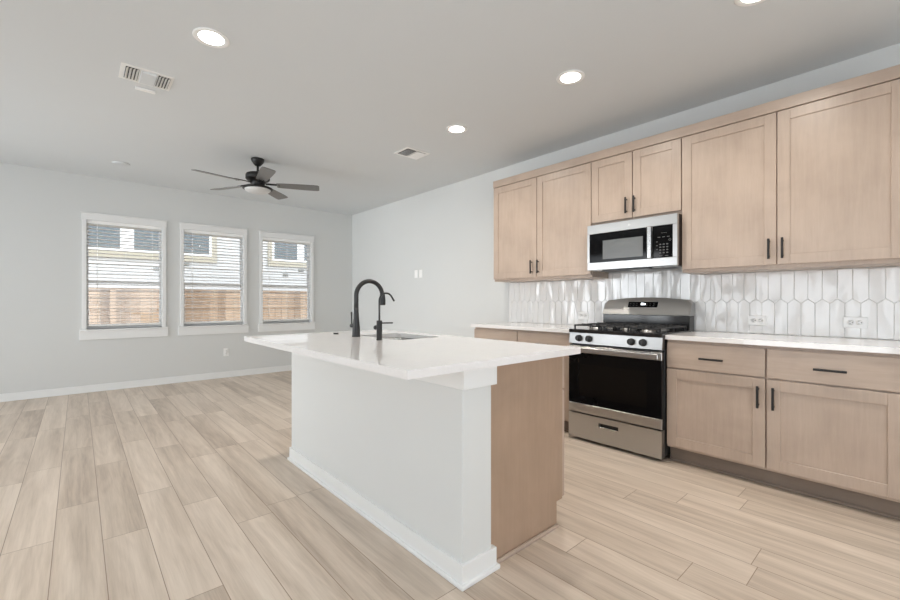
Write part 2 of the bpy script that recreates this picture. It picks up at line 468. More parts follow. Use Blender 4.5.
HX = -11.5
ho = thing('neighbouring_house', 'white sided house with cream trimmed windows beyond the fence', 'house', (HX, 2, -0.4))
m = MB(); m.box(HX - 5, HX - 0.02, -8, 14, -0.4, 4.1)
z = -0.4
while z < 3.95:
    m.poly([(HX - 0.02, -8, z), (HX + 0.004, -8, z), (HX - 0.014, -8, z + 0.18), (HX - 0.02, -8, z + 0.18)], (0, 22, 0)); z += 0.18
m.build('siding_wall', M['siding'], ho)
MB().poly([(HX + 0.3, -8.4, 4.1), (HX - 2.6, -8.4, 5.0), (HX - 5.5, -8.4, 4.1)], (0, 22.8, 0)).build('roof', M['roof'], ho)
def house_window(y0, y1, panes, z0=2.24, z1=3.6):
    m = MB(); tr = 0.11; x0, x1 = HX - 0.01, HX + 0.03
    m.box(x0, x1, y0 - tr, y0, z0 - 0.15, z1 + tr, 0.004).box(x0, x1, y1, y1 + tr, z0 - 0.15, z1 + tr, 0.004)
    m.box(x0, x1, y0, y1, z1, z1 + tr, 0.004).box(x0, x1 + .01, y0 - tr, y1 + tr, z0 - 0.15, z0, 0.004)
    f = m.build('window_trim', M['cream'], ho)
    m = MB(); edges = [y0] + [e for p in panes for e in p] + [y1]
    for k in range(0, len(edges), 2): m.box(HX - 0.01, HX + 0.022, edges[k], edges[k + 1], z0, z1, 0.003)
    m.box(HX - 0.01, HX + 0.021, y0, y1, z0, z0 + 0.045).box(HX - 0.01, HX + 0.021, y0, y1, z1 - 0.045, z1)
    m.build('window_frame', M['vinyl'], ho)
    for a, b in panes: MB().box(HX - 0.008, HX + 0.008, a, b, z0 + 0.04, z1 - 0.04).build('window_pane', M['pane'], ho)
house_window(-0.95, 2.44, [(-0.89, -0.22), (-0.04, 0.68), (0.92, 1.56), (1.74, 2.385)])
house_window(3.87, 5.55, [(3.925, 4.545), (4.74, 5.49)])
for y, z in ((1.34, 1.89), (1.90, 2.03), (4.655, 2.02), (4.225, 1.88)):
    MB().box(HX - 0.01, HX + 0.03, y - 0.07, y + 0.07, z - 0.035, z + 0.035, 0.008).build('siding_fitting', M['fitting'], ho)

# ------------------------------------------------------------------ ceiling things
dl = thing('recessed_downlight', 'x', 'ceiling light', (0, 0, CH), 'round recessed ceiling lights')
MB().lathe([(0.069, 0), (0.098, 0), (0.099, -0.004), (0.094, -0.007), (0.080, -0.007), (0.069, -0.003)], (0, 0, CH)).build('trim_ring', M['white'], dl)
MB().lathe([(0, 0.0), (0.069, 0.0), (0.069, -0.004), (0.0, -0.006)], (0, 0, CH)).build('lens', M['lens'], dl)
ll = bpy.data.lights.new('downlight_lamp', 'AREA'); ll.shape = 'DISK'; ll.size = 0.15; ll.energy = DOWN_W; ll.color = (1.0, 0.93, 0.84)
ll.spread = math.radians(150)
lo = bpy.data.objects.new('downlight_lamp', ll); COL.objects.link(lo); lo.parent = dl; lo.location = (0, 0, -0.014)
spots = [(-2.86, 0.605, 'round lit downlight on the left, nearest the louvred ceiling vent'),
         (-1.668, 2.63, 'round lit downlight in the middle of the row before the wall cabinets'),
         (-2.868, 2.63, 'round lit downlight nearest the small ceiling vent, farthest of the cabinet row'),
         (-0.571, 2.631, 'round lit downlight cut by the top edge of the picture')]
for i, (x, y, lab) in enumerate(spots):
    o = dl if i == 0 else copy_tree(dl)
    o.location = (x, y, CH); o['label'] = lab

# large register: two louvred ends, flat middle; long side along Y
vt = thing('ceiling_vent', 'white louvred ceiling vent left of the lone downlight', 'vent', (-3.67, 0.367, CH))
x0, x1, y0, y1 = -3.795, -3.545, 0.215, 0.517
MB().box(x0, x1, y0, y1, CH - 0.004, CH, 0.001).build('faceplate', M['white'], vt)
MB().box(x0 + 0.03, x1 - 0.03, 0.327, 0.420, CH - 0.016, CH - 0.004, 0.004).build('center_plate', M['ceil'], vt)
for ya, yb in ((0.242, 0.318), (0.428, 0.500)):
    fr = MB().box(x0 + 0.03, x1 - 0.03, ya, yb, CH - 0.0052, CH - 0.004).build('louvre_shadow_sheet', M['ventdark'], vt)
    m = MB(); n = 4
    for k in range(n):
        yy = ya + (k + 0.5) * (yb - ya) / n; ang = math.radians(38 if ya > 0.35 else 38)
        m.box(x0 + 0.028, x1 - 0.028, -0.0075, 0.0075, -0.0008, 0.0008, mat=Matrix.Translation((0, yy, CH - 0.011)) @ Matrix.Translation(((0), 0, 0)) @ Matrix.Rotation(ang, 4, 'X'))
    m.build('louvres', M['white'], fr)
tag(MB().box(-3.905, -3.868, 0.318, 0.442, CH - 0.014, CH, 0.005, 2).build('ceiling_sensor', M['white'], origin=(-3.886, 0.38, CH)), 'small white oblong sensor on the ceiling beside the louvred vent', 'sensor')
vt = thing('ceiling_vent', 'small white two-way ceiling vent beyond the cabinet-side downlights', 'vent', (-3.655, 2.697, CH))
x0, x1, y0, y1 = -3.78, -3.53, 2.545, 2.85
MB().box(x0, x1, y0, y1, CH - 0.005, CH, 0.001).build('faceplate', M['white'], vt)
for ya, yb, sg in ((2.575, 2.690, 1), (2.705, 2.820, -1)):
    fr = MB().box(x0 + 0.03, x1 - 0.03, ya, yb, CH - 0.0062, CH - 0.005).build('louvre_shadow_sheet', M['ventdark'], vt)
    m = MB()
    for k in range(6):
        yy = ya + (k + 0.5) * (yb - ya) / 6
        m.box(x0 + 0.028, x1 - 0.028, -0.0095, 0.0095, -0.0008, 0.0008, mat=Matrix.Translation((0, yy, CH - 0.0125)) @ Matrix.Rotation(math.radians(40 * sg), 4, 'X'))
    m.build('louvres', M['white'], fr)
tag(MB().lathe([(0.085, 0), (0.087, -0.004), (0.08, -0.008), (0, -0.009)], (-6.162, 0.373, CH)).build('ceiling_cover_plate', M['ceil'], origin=None), 'flat round cover plate on the ceiling near the window wall', 'cover plate')

# ceiling fan
FCX, FCY = -4.955, 1.512
fan = thing('ceiling_fan', 'dark five-blade ceiling fan with frosted light bowl', 'ceiling fan', (FCX, FCY, CH))
MB().lathe([(0.068, CH), (0.070, CH - .012), (0.062, CH - .035), (0.046, CH - .055), (0.030, CH - .075), (0.02, CH - 0.08)], (FCX, FCY, 0)).build('canopy', M['bronze'], fan)
MB().lathe([(0.013, CH - .07), (0.013, 2.59)], (FCX, FCY, 0), seg=16).build('downrod', M['bronze'], fan)
MB().lathe([(0.024, 2.612), (0.03, 2.60), (0.09, 2.592), (0.118, 2.582), (0.126, 2.565), (0.126, 2.525), (0.112, 2.512), (0.085, 2.505), (0.075, 2.47), (0.075, 2.448), (0.066, 2.444)], (FCX, FCY, 0)).build('motor_housing', M['bronze'], fan)
MB().lathe([(0.07, 2.448), (0.135, 2.438), (0.156, 2.428), (0.156, 2.414), (0.140, 2.410)], (FCX, FCY, 0)).build('light_pan', M['bronze'], fan)
MB().lathe([(0.138, 2.416), (0.130, 2.400), (0.110, 2.384), (0.08, 2.372), (0.045, 2.365), (0, 2.362)], (FCX, FCY, 0)).build('light_bowl', M['frost'], fan)
for dx in (0.03, -0.06):
    MB().tube([(FCX + dx, FCY - 0.07, 2.45), (FCX + dx, FCY - 0.078, 2.42)], 0.002, 6).build('pull_chain', M['bronze'], fan)
for k in range(5):
    A = math.radians(64 + 72 * k)
    R = Matrix.Translation((FCX, FCY, 2.468)) @ Matrix.Rotation(A, 4, 'Z')
    Rt = R @ Matrix.Rotation(math.radians(-11), 4, 'X')
    m = MB(); t = bmesh.new()
    outl = [(0.20, 0.048), (0.25, 0.055), (0.45, 0.066), (0.60, 0.070), (0.645, 0.066), (0.66, 0.05)]
    loop = [(x, yy, 0) for x, yy in outl] + [(x, -yy, 0) for x, yy in outl[::-1]]
    t.free()
    mm = MB().poly(loop, (0, 0, 0.006)); mm.b.transform(Rt)
    bl = mm.build('blade', M['blade'], fan)
    mm = MB().box(0.08, 0.24, -0.02, 0.02, 0.006, 0.014, 0.003).box(0.20, 0.27, -0.036, 0.036, 0.006, 0.011, 0.002).lathe([(0.007, 0), (0.007, -0.004), (0, -0.005)], (0.225, 0.022, 0.0), seg=10).lathe([(0.007, 0), (0.007, -0.004), (0, -0.005)], (0.225, -0.022, 0.0), seg=10)
    mm.b.transform(Rt); mm.build('blade_iron', M['bronze'], bl)

# ------------------------------------------------------------------ wall plates
def wall_plate_north(x, z, w_, h_, kind):
    pass
for x, nm in ((-5.056, 'left'), (-4.940, 'right')):
    t = thing('light_switch', 'white rocker switch plate on the bare kitchen wall, %s of the pair' % nm, 'switch', (x, RYN, 1.566), 'switch plates on the bare kitchen wall')
    MB().box(x - 0.036, x + 0.036, RYN - 0.006, RYN, 1.566 - 0.058, 1.566 + 0.058, 0.003).build('plate', M['white'], t)
    MB().box(x - 0.017, x + 0.017, RYN - 0.010, RYN - 0.005, 1.566 - 0.033, 1.566 + 0.033, 0.002).build('rocker', M['white'], t)
def outlet_h(x, yf, z, lab):
    t = thing('power_outlet', lab, 'outlet', (x, yf, z), 'outlets in the tiled backsplash')
    MB().box(x - 0.058, x + 0.058, yf - 0.006, yf + 0.001, z - 0.036, z + 0.036, 0.002).build('plate', M['white'], t)
    for dx in (-0.021, 0.021):
        rc = MB().lathe([(0.0165, 0), (0.0165, 0.003), (0, 0.0035)], (x + dx, yf - 0.006, z), mat=Matrix.Rotation(PI / 2, 4, 'X'), seg=20).build('receptacle', M['white'], t)
        MB().box(x + dx - 0.006, x + dx - 0.001, yf - 0.0102, yf - 0.0088, z + 0.005, z + 0.0075).box(x + dx - 0.006, x + dx + 0.0, yf - 0.0102, yf - 0.0088, z - 0.0075, z - 0.005).lathe([(0.003, 0), (0, 0.0008)], (x + dx + 0.008, yf - 0.0093, z), mat=Matrix.Rotation(PI / 2, 4, 'X'), seg=10).build('socket_slots', M['socket'], rc)

t = thing('power_outlet', 'white upright outlet low on the window wall under the middle window', 'outlet', (WX, 1.684, 0.386))
MB().box(WX, WX + 0.006, 1.684 - 0.036, 1.684 + 0.036, 0.386 - 0.058, 0.386 + 0.058, 0.002).build('plate', M['white'], t)
for dz in (-0.021, 0.021):
    rc = MB().lathe([(0.0165, 0), (0.0165, 0.003), (0, 0.0035)], (WX + 0.006, 1.684, 0.386 + dz), 'X', 20).build('receptacle', M['white'], t)
    MB().box(WX + 0.0085, WX + 0.0102, 1.684 - 0.0075, 1.684 - 0.005, 0.386 + dz - 0.004, 0.386 + dz + 0.004).box(WX + 0.0085, WX + 0.0102, 1.684 + 0.005, 1.684 + 0.0075, 0.386 + dz - 0.004, 0.386 + dz + 0.004).build('socket_slots', M['socket'], rc)

# ------------------------------------------------------------------ backsplash
TX0, TX1, TZ0 = -3.236, 0.02, 0.9155
bs = thing('tile_backsplash', 'glossy white picket tile backsplash behind the range and counters', 'backsplash', (-1.6, RYN, TZ0))
def clip(poly, ax, val, keep_less):
    out = []
    for k in range(len(poly)):
        p, q = poly[k], poly[(k + 1) % len(poly)]
        ip = (p[ax] <= val) == keep_less; iq = (q[ax] <= val) == keep_less
        if ip: out.append(p)
        if ip != iq:
            t = (val - p[ax]) / (q[ax] - p[ax]); out.append(tuple(p[j] + t * (q[j] - p[j]) for j in range(2)))
    return out
m = MB(); m.box(TX0, TX1, RYN - 0.004, RYN - 0.0005, TZ0, 1.372); m.box(-1.996, -1.240, RYN - 0.004, RYN - 0.0005, 1.372, 1.425)
m.build('grout_bed', M['grout'], bs)
PW, PT, PITCH, ZV = 0.0749, 0.030, 0.275, 1.143
tb = bmesh.new(); rnd = random.Random(3)
for row in range(-1, 2):
    zb = ZV + (row - 1) * PITCH       # tip of the row's bottom V
    for k in range(-50, 20):
        xc = -0.72 + k * PW + (PW / 2 if row % 2 == 0 else 0)
        if row % 2 == 0: pass
        g = 0.0010; hw = PW / 2 - g
        P = [(xc - hw, zb + PT), (xc, zb + g), (xc + hw, zb + PT), (xc + hw, zb + PITCH), (xc, zb + PITCH + PT - g), (xc - hw, zb + PITCH)]
        mid = -1.996 <= xc <= -1.240
        P = clip(P, 0, TX1, True); P = clip(P, 0, TX0, False) if P else P
        P = clip(P, 1, TZ0 + 0.002, False) if P else P
        P = clip(P, 1, 1.424 if mid else 1.371, True) if P else P
        if mid and P: pass
        if len(P) < 3: continue
        cx = sum(p[0] for p in P) / len(P); cz = sum(p[1] for p in P) / len(P)
        tx, tz = rnd.uniform(-.022, .022), rnd.uniform(-.009, .009); d = rnd.uniform(0, .0006)
        back = [tb.verts.new((x, RYN - 0.003, z)) for x, z in P]
        edge = [tb.verts.new((x, RYN - 0.0072, z)) for x, z in P]
        fr = []
        for x, z in P:
            L = math.hypot(x - cx, z - cz); s_ = max(0.0, 1 - 0.003 / max(L, 1e-4))
            xx, zz = cx + (x - cx) * s_, cz + (z - cz) * s_
            fr.append(tb.verts.new((xx, RYN - 0.0088 - d + tx * (xx - cx) + tz * (zz - cz), zz)))
        n = len(P); tb.faces.new(fr)
        for j in range(n):
            tb.faces.new((edge[j], edge[(j + 1) % n], fr[(j + 1) % n], fr[j])); tb.faces.new((back[j], back[(j + 1) % n], edge[(j + 1) % n], edge[j]))
bmesh.ops.recalc_face_normals(tb, faces=tb.faces[:])
m = MB(); m.b.free(); m.b = tb
m.build('picket_tiles', M['tile'], bs)
MB().box(TX0 - 0.006, TX0, RYN - 0.010, RYN - 0.0005, TZ0, 1.372).build('edge_strip', M['edge'], bs)
TF = RYN - 0.0095
outlet_h(-0.822, TF, 1.013, 'white outlet in the tile between the range and the right-hand outlet')
outlet_h(-0.296, TF, 1.017, 'white outlet in the tile nearest the right edge of the picture')
outlet_h(-2.262, TF, 1.011, 'white outlet in the tile just left of the range')

# ------------------------------------------------------------------ cabinets
def pull(parent, x, yf, z, vertical, length=0.136, sgn=-1):
    """bar pull in front of a door front at y=yf (sgn: direction out of the door)"""
    r = 0.0062; yo = yf + sgn * 0.030; h = length / 2
    m = MB()
    if vertical:
        m.box(x - r, x + r, yo - r, yo + r, z - h, z + h, 0.0015)
        for dz in (-h * 0.72, h * 0.72): m.box(x - .004, x + .004, min(yo, yf), max(yo, yf), z + dz - .004, z + dz + .004)
    else:
        m.box(x - h, x + h, yo - r, yo + r, z - r, z + r, 0.0015)
        for dx in (-h * 0.72, h * 0.72): m.box(x + dx - .004, x + dx + .004, min(yo, yf), max(yo, yf), z - .004, z + .004)
    o = m.build('handle', M['bronze'], parent); o['label'] = 'black bar handle'; return o
def shaker(parent, x0, x1, z0, z1, yf, sgn=-1, st=0.066, nm='door'):
    """shaker door: four frame members round a recessed panel, front at y=yf"""
    th = 0.020; ya, yb = sorted((yf, yf - sgn * th)); pa, pb = sorted((yf - sgn * 0.008, yf - sgn * 0.016)); bv = 0.0015
    m = MB()
    m.box(x0, x0 + st, ya, yb, z0, z1, bv).box(x1 - st, x1, ya, yb, z0, z1, bv)
    m.box(x0 + st, x1 - st, ya, yb, z0, z0 + st, bv).box(x0 + st, x1 - st, ya, yb, z1 - st, z1, bv)
    m.box(x0 + st - 0.003, x1 - st + 0.003, pa, pb, z0 + st - 0.003, z1 - st + 0.003)
    return m.build(nm, M['wood'], parent)
def slab(parent, x0, x1, z0, z1, yf, sgn=-1):
    ya, yb = sorted((yf, yf - sgn * 0.020))
    return MB().box(x0, x1, ya, yb, z0, z1, 0.002).build('drawer', M['woodx'], parent)

YU, YB = 3.484, 3.179          # door-front planes of wall and base cabinets
ZT, ZBT = 2.416, 1.401
def wall_cabinet(x0, x1, xm, zb, zdoor, handles, hz, lab):
    t = thing('wall_cabinet', lab, 'cabinet', ((x0 + x1) / 2, RYN, zb))
    MB().box(x0, x1, YU + 0.021, RYN - 0.0005, zb, ZT + 0.006, 0.001).build('cabinet_body', M['wood'], t)
    for k, (a, b) in enumerate(((x0 + 0.003, xm - 0.0032), (xm + 0.0032, x1 - 0.003))):
        d = shaker(t, a, b, zdoor, ZT, YU)
        pull(d, handles[k], YU, hz, True)
    return t
wall_cabinet(-3.193, -1.998, -2.600, 1.375, ZBT, (-2.659, -2.576), 1.507, 'wooden wall cabinet left of the microwave with two tall doors')
wall_cabinet(-1.997, -1.238, -1.620, 1.832, 1.860, (-1.667, -1.597), 1.967, 'short wooden wall cabinet directly above the microwave')
wall_cabinet(-1.237, -0.055, -0.648, 1.375, ZBT, (-0.688, -0.615), 1.507, 'large wooden wall cabinet right of the microwave with two tall doors')
m = MB().box(-3.196, -0.052, YU - 0.002, RYN - 0.001, ZT + 0.006, 2.497, 0.002)
tag(m.build('cabinet_fascia', M['woodx'], origin=(-1.6, YU, ZT + 0.006)), 'long wooden top fascia running over all the wall cabinets', 'molding')

def base_cabinet(x0, x1, xm, handles, dh, lab):
    t = thing('base_cabinet', lab, 'cabinet', ((x0 + x1) / 2, RYN, 0))
    MB().box(x0, x1, YB + 0.021, RYN - 0.0005, 0.108, 0.8815, 0.001).build('cabinet_body', M['wood'], t)
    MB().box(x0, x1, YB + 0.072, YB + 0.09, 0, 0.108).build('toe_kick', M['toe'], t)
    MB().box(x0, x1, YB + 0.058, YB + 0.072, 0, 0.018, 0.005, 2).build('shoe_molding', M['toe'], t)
    for k, (a, b) in enumerate(((x0 + 0.004, xm - 0.004), (xm + 0.004, x1 - 0.004))):
        d = shaker(t, a, b, 0.126, 0.674, YB)
        pull(d, handles[k], YB, 0.562, True)
        d = slab(t, a, b, 0.684, 0.862, YB)
        pull(d, dh[k], YB, 0.766, False, 0.142)
    return t
base_cabinet(-3.193, -2.003, -2.603, (-2.643, -2.563), (-2.90, -2.30), 'wooden base cabinet left of the range, mostly hidden behind the island')
base_cabinet(-1.231, -0.055, -0.645, (-0.683, -0.606), (-0.940, -0.349), 'wooden base cabinet right of the range with two drawers over two doors')

def ctop(x0, x1, lab):
    o = MB().box(x0, x1, 3.161, RYN - 0.0005, 0.882, 0.914, 0.002).build('countertop', M['quartz'], origin=((x0 + x1) / 2, 3.5, 0.882))
    tag(o, lab, 'countertop', 'white quartz worktops along the kitchen wall')
ctop(-3.226, -2.003, 'white quartz worktop left of the range')
ctop(-1.233, -0.050, 'white quartz worktop right of the range')

# ------------------------------------------------------------------ microwave
mx0, mx1, mz0, mz1, myf = -1.992, -1.240, 1.430, 1.829, 3.409
mw = thing('microwave_oven', 'stainless over-the-range microwave hung below the short cabinet', 'microwave', (-1.616, RYN, mz0))
MB().box(mx0 + 0.002, mx1 - 0.002, myf + 0.035, RYN - 0.002, mz0 + 0.004, mz1, 0.002).build('housing', M['darkside'], mw)
# steel door face built as a frame round the glass and the keypad
gx0, gx1, gz0, gz1 = mx0 + 0.022, -1.452, 1.497, 1.748
kx0, kx1 = -1.425, -1.272
m = MB().box(mx0, mx1, myf, myf + 0.034, gz1, mz1 - 0.001, 0.003).box(mx0, mx1, myf, myf + 0.034, mz0, gz0, 0.003)
m.box(mx0, gx0, myf, myf + 0.034, gz0, gz1).box(kx1, mx1, myf, myf + 0.034, gz0, gz1).box(gx1, kx0, myf + 0.004, myf + 0.034, gz0, gz1)
dr = m.build('door_frame', M['steel'], mw)
MB().box(gx0, gx1, myf + 0.002, myf + 0.03, gz0, gz1).build('door_glass', M['blackglass'], dr)
MB().box(-1.845, -1.500, myf + 0.0008, myf + 0.004, 1.520, 1.682).build('viewing_screen', M['screen'], dr)
MB().box(-1.458, -1.425, myf - 0.030, myf - 0.012, 1.494, 1.752, 0.007, 3).box(-1.452, -1.432, myf - 0.014, myf + 0.006, 1.505, 1.525).box(-1.452, -1.432, myf - 0.014, myf + 0.006, 1.722, 1.742).build('handle', M['steelv'], dr)
kp = MB().box(kx0, kx1, myf + 0.001, myf + 0.03, gz0, gz1).build('control_panel', M['blackglass'], mw)
keys = [(-1.372 + q * 0.026, 0.014, 1.530 + r_ * 0.022, 0.009) for r_ in range(4) for q in range(3)]
keys += [(-1.385 + q * 0.035, 0.020, 1.655, 0.005) for q in range(3)] + [(-1.396, 0.012, 1.56 + r_ * .03, 0.006) for r_ in range(3)]
keys += [(-1.36, 0.042, 1.688, 0.0025), (-1.372, 0.022, 1.508, 0.005), (-1.330, 0.024, 1.508, 0.005)]
for kx, kw, kz, kh in keys:
    MB().box(kx, kx + kw, myf - 0.0002, myf + 0.002, kz, kz + kh).build('key', M['keys'], kp)
MB().lathe([(0.010, 0), (0.010, 0.002), (0.0075, 0.002), (0.0075, 0.0)], (-1.293, myf + 0.001, 1.632), mat=Matrix.Rotation(PI / 2, 4, 'X'), seg=20).build('dial_ring', M['keys'], kp)
MB().lathe([(0.011, 0), (0.011, 0.0012), (0.0095, 0.0018), (0, 0.0018)], (-1.612, myf + 0.0002, 1.789), mat=Matrix.Rotation(PI / 2, 4, 'X'), seg=24).build('round_badge', M['frost'], mw)
m = MB().box(mx0 + 0.02, mx1 - 0.02, myf + 0.05, RYN - 0.03, mz0 - 0.004, mz0 + 0.004, 0.002)
m.build('underside_panel', M['steel'], mw)
for a, b in ((-1.93, -1.70), (-1.53, -1.30)): MB().box(a, b, myf + 0.12, myf + 0.27, mz0 - 0.006, mz0 - 0.003).build('grease_filter', M['keys'], mw)
MB().box(-1.86, -1.45, myf + 0.012, myf + 0.06, mz0 - 0.012, mz0, 0.003).build('vent_grille', M['blackplastic'], mw)

# ------------------------------------------------------------------ range
rx0, rx1 = -1.996, -1.239; RF = 3.119
rg = thing('gas_range', 'stainless gas range with black oven door between the worktops', 'range', (-1.6175, RYN, 0))
MB().box(rx0, rx1, RF + 0.055, RYN - 0.03, 0.03, 0.900, 0.002).build('oven_body', M['blackplastic'], rg)
for x in (rx0 + 0.05, rx1 - 0.05):
    for y in (RF + 0.09, RYN - 0.1): MB().lathe([(0.018, 0), (0.018, 0.004), (0.011, 0.006), (0.011, 0.034)], (x, y, 0), seg=14).build('foot', M['blackplastic'], rg)
MB().box(rx0 - 0.003, rx1 + 0.003, RF + 0.005, RYN - 0.125, 0.894, 0.924, 0.006, 2).build('cooktop', M['enamel'], rg)
# control panel, slightly raked
cpan = MB().poly([(rx0, RF + 0.006, 0.806), (rx0, RF + 0.018, 0.893), (rx0, RF + 0.06, 0.893), (rx0, RF + 0.06, 0.806)], (rx1 - rx0, 0, 0)).build('control_panel', M['steel'], rg)
for x in (-1.903, -1.812, -1.463, -1.375):
    Rk = Matrix.Rotation(PI / 2 - 0.137, 4, 'X')
    k = MB().lathe([(0.0275, 0), (0.0275, 0.004), (0.0245, 0.006), (0.0235, 0.026), (0.021, 0.029), (0, 0.029)], (x, RF + 0.0118, 0.849), mat=Rk, seg=24).build('knob', M['blackplastic'], rg)
    mm = MB().box(-0.0045, 0.0045, -0.022, 0.022, 0.026, 0.036, 0.002); mm.b.transform(Matrix.Translation((x, RF + 0.0118, 0.849)) @ Rk); mm.build('knob_grip', M['blackplastic'], k)
# oven door
od = MB().box(rx0 + 0.002, rx1 - 0.002, RF + 0.006, RF + 0.052, 0.236, 0.793, 0.003).build('oven_door', M['blackplastic'], rg)
MB().box(rx0, rx1, RF, RF + 0.02, 0.236, 0.309, 0.002).build('lower_band', M['steel'], od)
MB().box(rx0, rx1, RF + 0.001, RF + 0.02, 0.311, 0.728, 0.002).build('door_glass', M['blackglass'], od)
MB().box(-1.895, -1.345, RF + 0.0002, RF + 0.006, 0.375, 0.640).build('oven_window', M['ovenwindow'], od)
MB().box(rx0, rx1, RF, RF + 0.03, 0.730, 0.786, 0.003).build('upper_band', M['steel'], od)
m = MB()
for a in (-1.95, -1.78, -1.60, -1.42): m.box(a, a + 0.13, RF + 0.004, RF + 0.03, 0.787, 0.790)
m.build('vent_slot', M['blackplastic'], od)
m = MB().box(rx0 + 0.006, rx1 - 0.006, RF - 0.052, RF - 0.030, 0.738, 0.782, 0.008, 3)
for x in (rx0 + 0.03, rx1 - 0.03): m.box(x - 0.014, x + 0.014, RF - 0.034, RF + 0.002, 0.745, 0.775, 0.003)
m.build('handle', M['steel'], od)
# storage drawer with recessed grip
m = MB().box(rx0, -1.722, RF, RF + 0.05, 0.026, 0.226).box(-1.560, rx1, RF, RF + 0.05, 0.026, 0.226).box(-1.722, -1.560, RF, RF + 0.05, 0.026, 0.152).box(-1.722, -1.560, RF, RF + 0.05, 0.182, 0.226)
sd = m.build('storage_drawer', M['steel'], rg)
MB().box(-1.722, -1.560, RF + 0.022, RF + 0.05, 0.152, 0.182).build('grip_recess', M['blackplastic'], sd)
MB().box(-1.726, -1.556, RF - 0.004, RF + 0.016, 0.146, 0.155, 0.002).build('grip_lip', M['steelv'], sd)
# back guard with an arched top
pts = []
bx0, bx1 = rx0 + 0.004, rx1 - 0.004
for k in range(25):
    u = k / 24; x = bx0 + (bx1 - bx0) * u; e = min(u, 1 - u)
    z = 1.158 + 0.032 * math.sin(PI * u) ** 0.8
    if e < 0.03: z -= 0.022 * (1 - e / 0.03) ** 2
    pts.append((x, z))
loop = [(bx0, RYN - 0.137, 1.036)] + [(x, RYN - 0.137 + (z - 1.036) * 0.42, z) for x, z in pts] + [(bx1, RYN - 0.137, 1.036)]
t = bmesh.new()
fr = [t.verts.new(p) for p in loop]; bk = [t.verts.new((p[0], RYN - 0.016, p[2])) for p in loop]
t.faces.new(fr); t.faces.new(bk[::-1]); n = len(loop)
for k in range(n): t.faces.new((fr[k], bk[k], bk[(k + 1) % n], fr[(k + 1) % n]))
bmesh.ops.recalc_face_normals(t, faces=t.faces[:])
bmesh.ops.bevel(t, geom=[e for e in t.edges if all(v in fr for v in e.verts)], offset=0.006, segments=3, affect='EDGES')
mm = MB(); mm.b.free(); mm.b = t
bgd = mm.build('back_guard', M['steel'], rg)
MB().box(bx0 + 0.004, bx1 - 0.004, RYN - 0.128, RYN - 0.02, 0.900, 1.037, 0.003).build('vent_riser', M['enamel'], rg)
Rd = Matrix.Translation((-1.634, RYN - 0.137 + 0.091 * 0.42, 1.127)) @ Matrix.Rotation(math.radians(-22.8), 4, 'X')
mm = MB().box(-0.128, 0.128, -0.003, 0.004, -0.026, 0.026, 0.002); mm.b.transform(Rd); dsp = mm.build('display_panel', M['blackglass'], bgd)
mm = MB()
for a in (-0.012, 0.0, 0.016):   # lit clock digits
    mm.box(a, a + 0.008, -0.0042, -0.003, -0.004, 0.014) if a != 0.016 else mm.box(a, a + 0.008, -0.0042, -0.003, -0.004, 0.011)
mm.b.transform(Rd); mm.build('clock_digits', M['digits'], dsp)
mm = MB()
for q in range(8):
    if q in (3, 4): continue
    for r_ in range(2): mm.box(-0.113 + q * 0.029, -0.101 + q * 0.029, -0.004, -0.003, -0.014 + r_ * 0.018, -0.009 + r_ * 0.018)
mm.b.transform(Rd); mm.build('touch_keys', M['keys'], dsp)
# burners and grates
for x, y, r_ in ((-1.83, 3.285, 0.045), (-1.83, 3.545, 0.038), (-1.405, 3.285, 0.042), (-1.405, 3.545, 0.038), (-1.6175, 3.415, 0.05)):
    b = MB().lathe([(r_ + 0.016, 0.923), (r_ + 0.014, 0.929), (r_, 0.931), (r_, 0.938)], (x, y, 0), seg=24).build('burner', M['steel'], rg)
    MB().lathe([(r_ - 0.002, 0.938), (r_, 0.941), (r_ - 0.003, 0.947), (0, 0.948)], (x, y, 0), seg=24).build('burner_cap', M['iron'], b)
for gx0_, gx1_ in ((-1.972, -1.742), (-1.735, -1.500), (-1.493, -1.263)):
    m = MB(); y0, y1 = RF + 0.045, RYN - 0.145; z0, z1 = 0.948, 0.960; w_ = 0.010
    m.box(gx0_, gx1_, y0, y0 + w_, z0, z1, .002).box(gx0_, gx1_, y1 - w_, y1, z0, z1, .002).box(gx0_, gx0_ + w_, y0, y1, z0, z1, .002).box(gx1_ - w_, gx1_, y0, y1, z0, z1, .002)
    ym = (y0 + y1) / 2; xm = (gx0_ + gx1_) / 2
    m.box(gx0_, gx1_, ym - w_ / 2, ym + w_ / 2, z0, z1, .002)
    for yc in (3.285, 3.545):
        for s_ in (-1, 1):
            m.box(min(xm + s_ * .03, gx1_ if s_ > 0 else gx0_), max(xm + s_ * .03, gx1_ if s_ > 0 else gx0_), yc - 0.004, yc + 0.004, z0, z1 + .004, .002)
            ya, yb = sorted((yc + s_ * 0.03, yc + s_ * 0.13)); m.box(xm - 0.004, xm + 0.004, ya, yb, z0, z1 + .004, .002)
    for x in (gx0_ + .006, gx1_ - .006):
        for y in (y0 + .006, ym, y1 - .006): m.box(x - .006, x + .006, y - .006, y + .006, 0.923, z0 + .002, .002)
    m.build('grate', M['iron'], rg)

